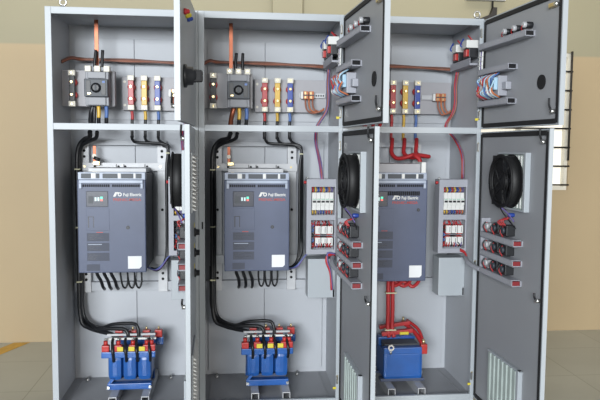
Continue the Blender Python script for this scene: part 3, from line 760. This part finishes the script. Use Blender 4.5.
# ------------------------------------------------------------------ door-mounted equipment
def on_door(name, label, cat, i, upper, group=None):
    loc, rz = door_matrix(i, upper)
    return thing(name, label, cat, loc, rz, group)
def tray(o_, u0, u1, z, dep, m='duct', h=.035, mouth='slot'):
    mm = MB(); mm.box(u0, u1, -dep, .0015, z, z+.003, m); mm.box(u0, u1, -dep, -dep+.003, z, z+h, m); mm.box(u0, u1, -.004, .0015, z, z+h, m)
    for k in range(int((u1-u0)/.02)): mm.box(u0+.005+k*.02, u0+.011+k*.02, -dep-.0006, -dep, z+.008, z+h-.003, 'plate')
    mm.box(u1-.003, u1, -dep, -.003, z, z+.006, m)
    mm.box(u0, u1-.01, -dep-.001, -.003, z+h, z+h+.003, m)
    mm.box(u1-.012, u1-.004, -dep+.006, -.006, z+.004, z+h-.003, mouth)
    return mm
for i in range(3):
    cn = CAB[i]
    if i > 0:
        # upper door ducts
        for (u1, z, nm) in ((.55, 2.085, 'top'), (.39, 1.945, 'middle'), (.39, 1.77, 'bottom')):
            t = on_door('cable_duct', f'grey duct, {nm} of three on the inside of the upper door, {cn} cabinet', 'duct', i, True)
            tray(t, .045, u1, z, .050, h=.030).build('channel', t)
        for k in range(3):
            u = .32+k*.10
            t = on_door('indicator_terminal', f'{ORD[k]} from the hinge of the white lamp backs on the {cn} upper door', 'lamp terminal', i, True)
            MB().cyl((u, .0015, 2.145), (u, -.030, 2.145), .016, 'black', 16, .002).build('barrel', t)
            MB().cyl((u, -.030, 2.145), (u, -.050, 2.145), .0145, 'galv', 14, .003).build('contact', t)
            MB().tube([(u, -.05, 2.14), (u-.02, -.045, 2.13), (u-.03, -.03, 2.118)], .003, 'wire_red', 6).build('wire', t)
        t = on_door('contactor', f'pale blue and white contactor with loose wires on the {cn} upper door', 'contactor', i, True)
        MB().box(.11, .29, -.05, .0015, 1.82, 1.925, 'duct', .004).build('base', t)
        MB().box(.12, .20, -.075, -.05, 1.845, 1.915, 'white', .004).box(.205, .285, -.070, -.05, 1.85, 1.915, 'pale_blue', .004).build('cover', t)
        MB().box(.29, .335, -.03, .0015, 1.85, 1.89, 'duct', .004).build('end_bracket', t)
        m = MB(); rnd = random.Random(i+3)
        for q in range(30):
            u = .11+q*.0062; cc = ['wire_red', 'pale_blue', 'white', 'wire_blue', 'pale_blue', 'wire_orange'][q % 6]
            up = rnd.random() < .5
            m.tube([(u, -.04, 1.94 if up else 1.81), (u+rnd.uniform(-.015, .02), -.088, 1.91 if up else 1.835), (u+rnd.uniform(-.02, .03), -.080, rnd.uniform(1.85, 1.90))], .0045, cc, 6, 4)
        m.build('wires', t)
        t = on_door('spiral_wrap', f'white spiral-wrapped wires near the hinge of the {cn} upper door', 'wires', i, True)
        m = MB()
        for q in range(3): m.tube([(.03+.014*q, -.03, 1.93), (.03+.014*q, -.032, 2.0), (.03+.014*q, -.03, 2.08)], .0055, ['white', 'wire_purple', 'white'][q], 6)
        for q in range(5): m.box(.018, .072, -.040, -.036, 1.95+q*.025, 1.954+q*.025, 'white')
        m.build('bundle', t)
    # fan
    t = on_door('axial_fan', f'black round ventilation fan on the inside of the {cn} lower door', 'fan', i, False)
    zc_, uc = 1.378, .455
    m = MB()
    m.box(uc-.15, uc+.15, -.014, .0015, zc_-.142, zc_+.142, 'filter', .002)
    for q in range(9): m.box(uc-.14+q*.032, uc-.128+q*.032, -.018, -.014, zc_-.13, zc_+.13, 'white')
    m.box(uc+.135, uc+.155, -.026, .0015, zc_-.145, zc_+.145, 'paint', .002); m.box(uc-.155, uc+.135, -.026, .0015, zc_+.136, zc_+.145, 'paint', .002); m.box(uc-.155, uc+.135, -.026, .0015, zc_-.145, zc_-.136, 'paint', .002)
    m.build('filter_frame', t)
    R = .128
    m = MB(); m.ring((uc-.01, -.018, zc_), (0, -1, 0), R-.006, R, .062, 'fan_black', 40); m.ring((uc-.01, -.072, zc_), (0, -1, 0), R-.010, R+.008, .008, 'fan_black', 40); m.ring((uc-.01, -.018, zc_), (0, -1, 0), R-.01, R+.008, .006, 'fan_black', 40); m.box(uc-.142, uc+.02, -.030, -.018, zc_-.128, zc_+.128, 'fan_black', .003)
    m.cyl((uc-.01, -.018, zc_), (uc-.01, -.022, zc_), R-.004, 'slot', 36)
    if i == 2: m.box(uc-.142, uc-.015, -.062, -.030, zc_-.128, zc_+.128, 'fan_black', .003)
    m.build('shroud', t)
    m = MB(); m.lathe((uc-.01, -.031, zc_), (uc-.01, -.075, zc_), [(0, .045), (.038, .045), (.042, .04)], 'fan_black', 24); m.build('motor_hub', t)
    for q in range(5):
        a = q*2*PI/5; mm = MB(); V = []
        for (rr, da, yy) in ((.045, -.25, -.037), (.045, .35, -.062), (.115, .15, -.066), (.118, -.35, -.040)):
            V.append(((uc-.01)+rr*math.cos(a+da), yy, zc_+rr*math.sin(a+da)))
        bmv = [mm.bm.verts.new(v) for v in V]+[mm.bm.verts.new((v[0], v[1]-.003, v[2])) for v in V]
        mm.mi('black')
        for f in ((0, 1, 2, 3), (7, 6, 5, 4), (0, 4, 5, 1), (1, 5, 6, 2), (2, 6, 7, 3), (3, 7, 4, 0)): mm.bm.faces.new([bmv[k] for k in f])
        mm.build('blade', t)
    m = MB()
    for rr in (.05, .075, .10): m.ring((uc-.01, -.082, zc_), (0, -1, 0), rr-.0012, rr+.0012, .0024, 'fan_black', 32)
    for q in range(4):
        a = q*PI/2+.6; m.tube([(uc-.01+.01*math.cos(a), -.0835, zc_+.01*math.sin(a)), (uc-.01+(R+.002)*math.cos(a), -.0835, zc_+(R+.002)*math.sin(a))], .002, 'fan_black', 6)
    m.build('guard', t)
    m = MB().tube([(uc-.01, -.075, zc_-.128), (uc-.03, -.05, zc_-.16), (uc-.02, -.02, zc_-.20), (uc+.06, -.02, zc_-.235)], .0035, 'black', 6); m.tube([(uc-.01, -.075, zc_-.128), (uc+.03, -.05, zc_-.16), (uc+.06, -.03, zc_-.20)], .0035, 'wire_purple', 6)
    m.build('fan_wire', t)
    # three rows of push button backs on trays
    for k, z in enumerate((1.075, .975, .875)):
        nm = ['top', 'middle', 'bottom'][k]
        t = on_door('cable_duct', f'{nm} grey duct under the push-button backs on the {cn} lower door', 'duct', i, False)
        mm = tray(t, .15, .555, z-.02, .050, h=.03, mouth='dark_red')
        mm.box(.15, .165, -.05, .0015, z+.014, z+.085, 'duct'); mm.box(.537, .549, -.040, -.01, z-.008, z+.006, 'wire_red')
        mm.build('channel', t)
        for q, u in enumerate((.24, .335, .44)):
            t = on_door('push_button', f'{nm}-row push-button contact block, {ORD[q]} from the hinge, {cn} lower door', 'push button', i, False)
            s = 1.0 if q else .8
            MB().box(u-.028*s, u+.028*s, -.045, .0015, z+.022, z+.022+.056*s, 'black' if q else 'plate', .004).build('contact_block', t)
            MB().cyl((u, -.045, z+.05), (u, -.058, z+.05), .017, 'charcoal' if q else 'galv', 14, .002).build('contact_head', t)
            mm = MB()
            for w_ in range(2): mm.tube([(u-.034+.020*w_, -.044, z+.07), (u-.036+.02*w_, -.058, z+.045), (u-.03+.018*w_, -.045, z+.015)], .003, 'wire_red' if w_ else 'black', 6)
            mm.build('wires', t)
            if q == 2:
                MB().lathe((u-.0, .024, z+.05), (u-.0, .06, z+.05), [(0, .022), (.008, .022), (.01, .015), (.026, .014)], 'black', 16).build('button', t)
                MB().box(u-.022, u+.022, .024, .026, z+.075, z+.095, 'bright_yellow', .001).build('legend_plate', t)
    t = on_door('wire_harness', f'red wires and blue plug above the push buttons on the {cn} lower door', 'wires', i, False)
    m = MB()
    for q in range(4): m.tube([(.39+.02*q, -.04, 1.145), (.385+.02*q, -.055, 1.165+.004*q), (.41+.012*q, -.03, 1.185), (.44, -.015, 1.20)], .003, 'wire_red', 6)
    m.cyl((.45, .0015, 1.205), (.45, -.03, 1.205), .011, 'blue', 12, .002)
    m.build('wires', t)
    # harness from the cabinet to the door
    m = MB(); x = i*W+W
    if i < 2: pts = [(x-.03, .12, .90), (x-.05, .02, .885), (x-.045, -.05, .87), (x-.03, -.13, .865)]
    else: pts = [(x-.03, .12, .89), (x-.05, .02, .88), (x-.045, -.05, .87), (x-.03, -.13, .865)]
    m.tube(pts, .014, 'duct', 10)
    tag(m.build('cable_conduit'), f'grey corrugated conduit bridging from the {cn} cabinet to its lower door', 'conduit')

# ------------------------------------------------------------------ camera
R = [[0.99444, -0.10497, 0.00797], [0.10527, 0.9913, -0.07902], [0.00039, 0.07942, 0.99684]]
cd = bpy.data.cameras.new('camera'); cam = bpy.data.objects.new('camera', cd); COL.objects.link(cam)
right, fwd, up = Vector(R[0]), Vector(R[1]), Vector(R[2])
mw = Matrix((( right.x, up.x, -fwd.x, 0.97), (right.y, up.y, -fwd.y, -3.685), (right.z, up.z, -fwd.z, 1.5403), (0, 0, 0, 1)))
cam.matrix_world = mw
cd.sensor_width = 36; cd.lens = 664.2145/600*36; cd.clip_end = 50
scene.camera = cam

# ------------------------------------------------------------------ light
w = bpy.data.worlds.new('hall'); scene.world = w; w.use_nodes = True
bg = w.node_tree.nodes['Background']; bg.inputs['Color'].default_value = (0.88, 0.94, 1.0, 1); bg.inputs['Strength'].default_value = 0.11
def area(name, loc, target, sx, sy, power, col):
    l = bpy.data.lights.new(name, 'AREA'); l.shape = 'RECTANGLE'; l.size = sx; l.size_y = sy; l.energy = power; l.color = col
    o = bpy.data.objects.new(name, l); COL.objects.link(o); o.location = loc
    o.rotation_euler = (Vector(target)-Vector(loc)).to_track_quat('-Z', 'Y').to_euler(); return o
area('daylight_opening', (-1.6, -10.5, 2.8), (1.2, 0, 1.0), 4.2, 2.0, 1150, (0.93, 0.97, 1.0))
area('fill_far_side', (4.6, -8.0, 2.0), (1.0, -0.3, 1.2), 3.0, 2.0, 170, (1.0, 0.95, 0.88))  # added fill from the right for the left door's outer face
area('wall_fill_back', (1.6, 0.95, 3.6), (1.6, 1.3, 0), 5.5, 0.5, 22, (1.0, 0.93, 0.8))  # added fill, no real lamp: keeps the wall behind the cabinets lit

scene.view_settings.view_transform = 'Standard'; scene.view_settings.look = 'None'
scene.view_settings.gamma = 1; scene.view_settings.use_curve_mapping = False
scene.view_settings.exposure = 0.45
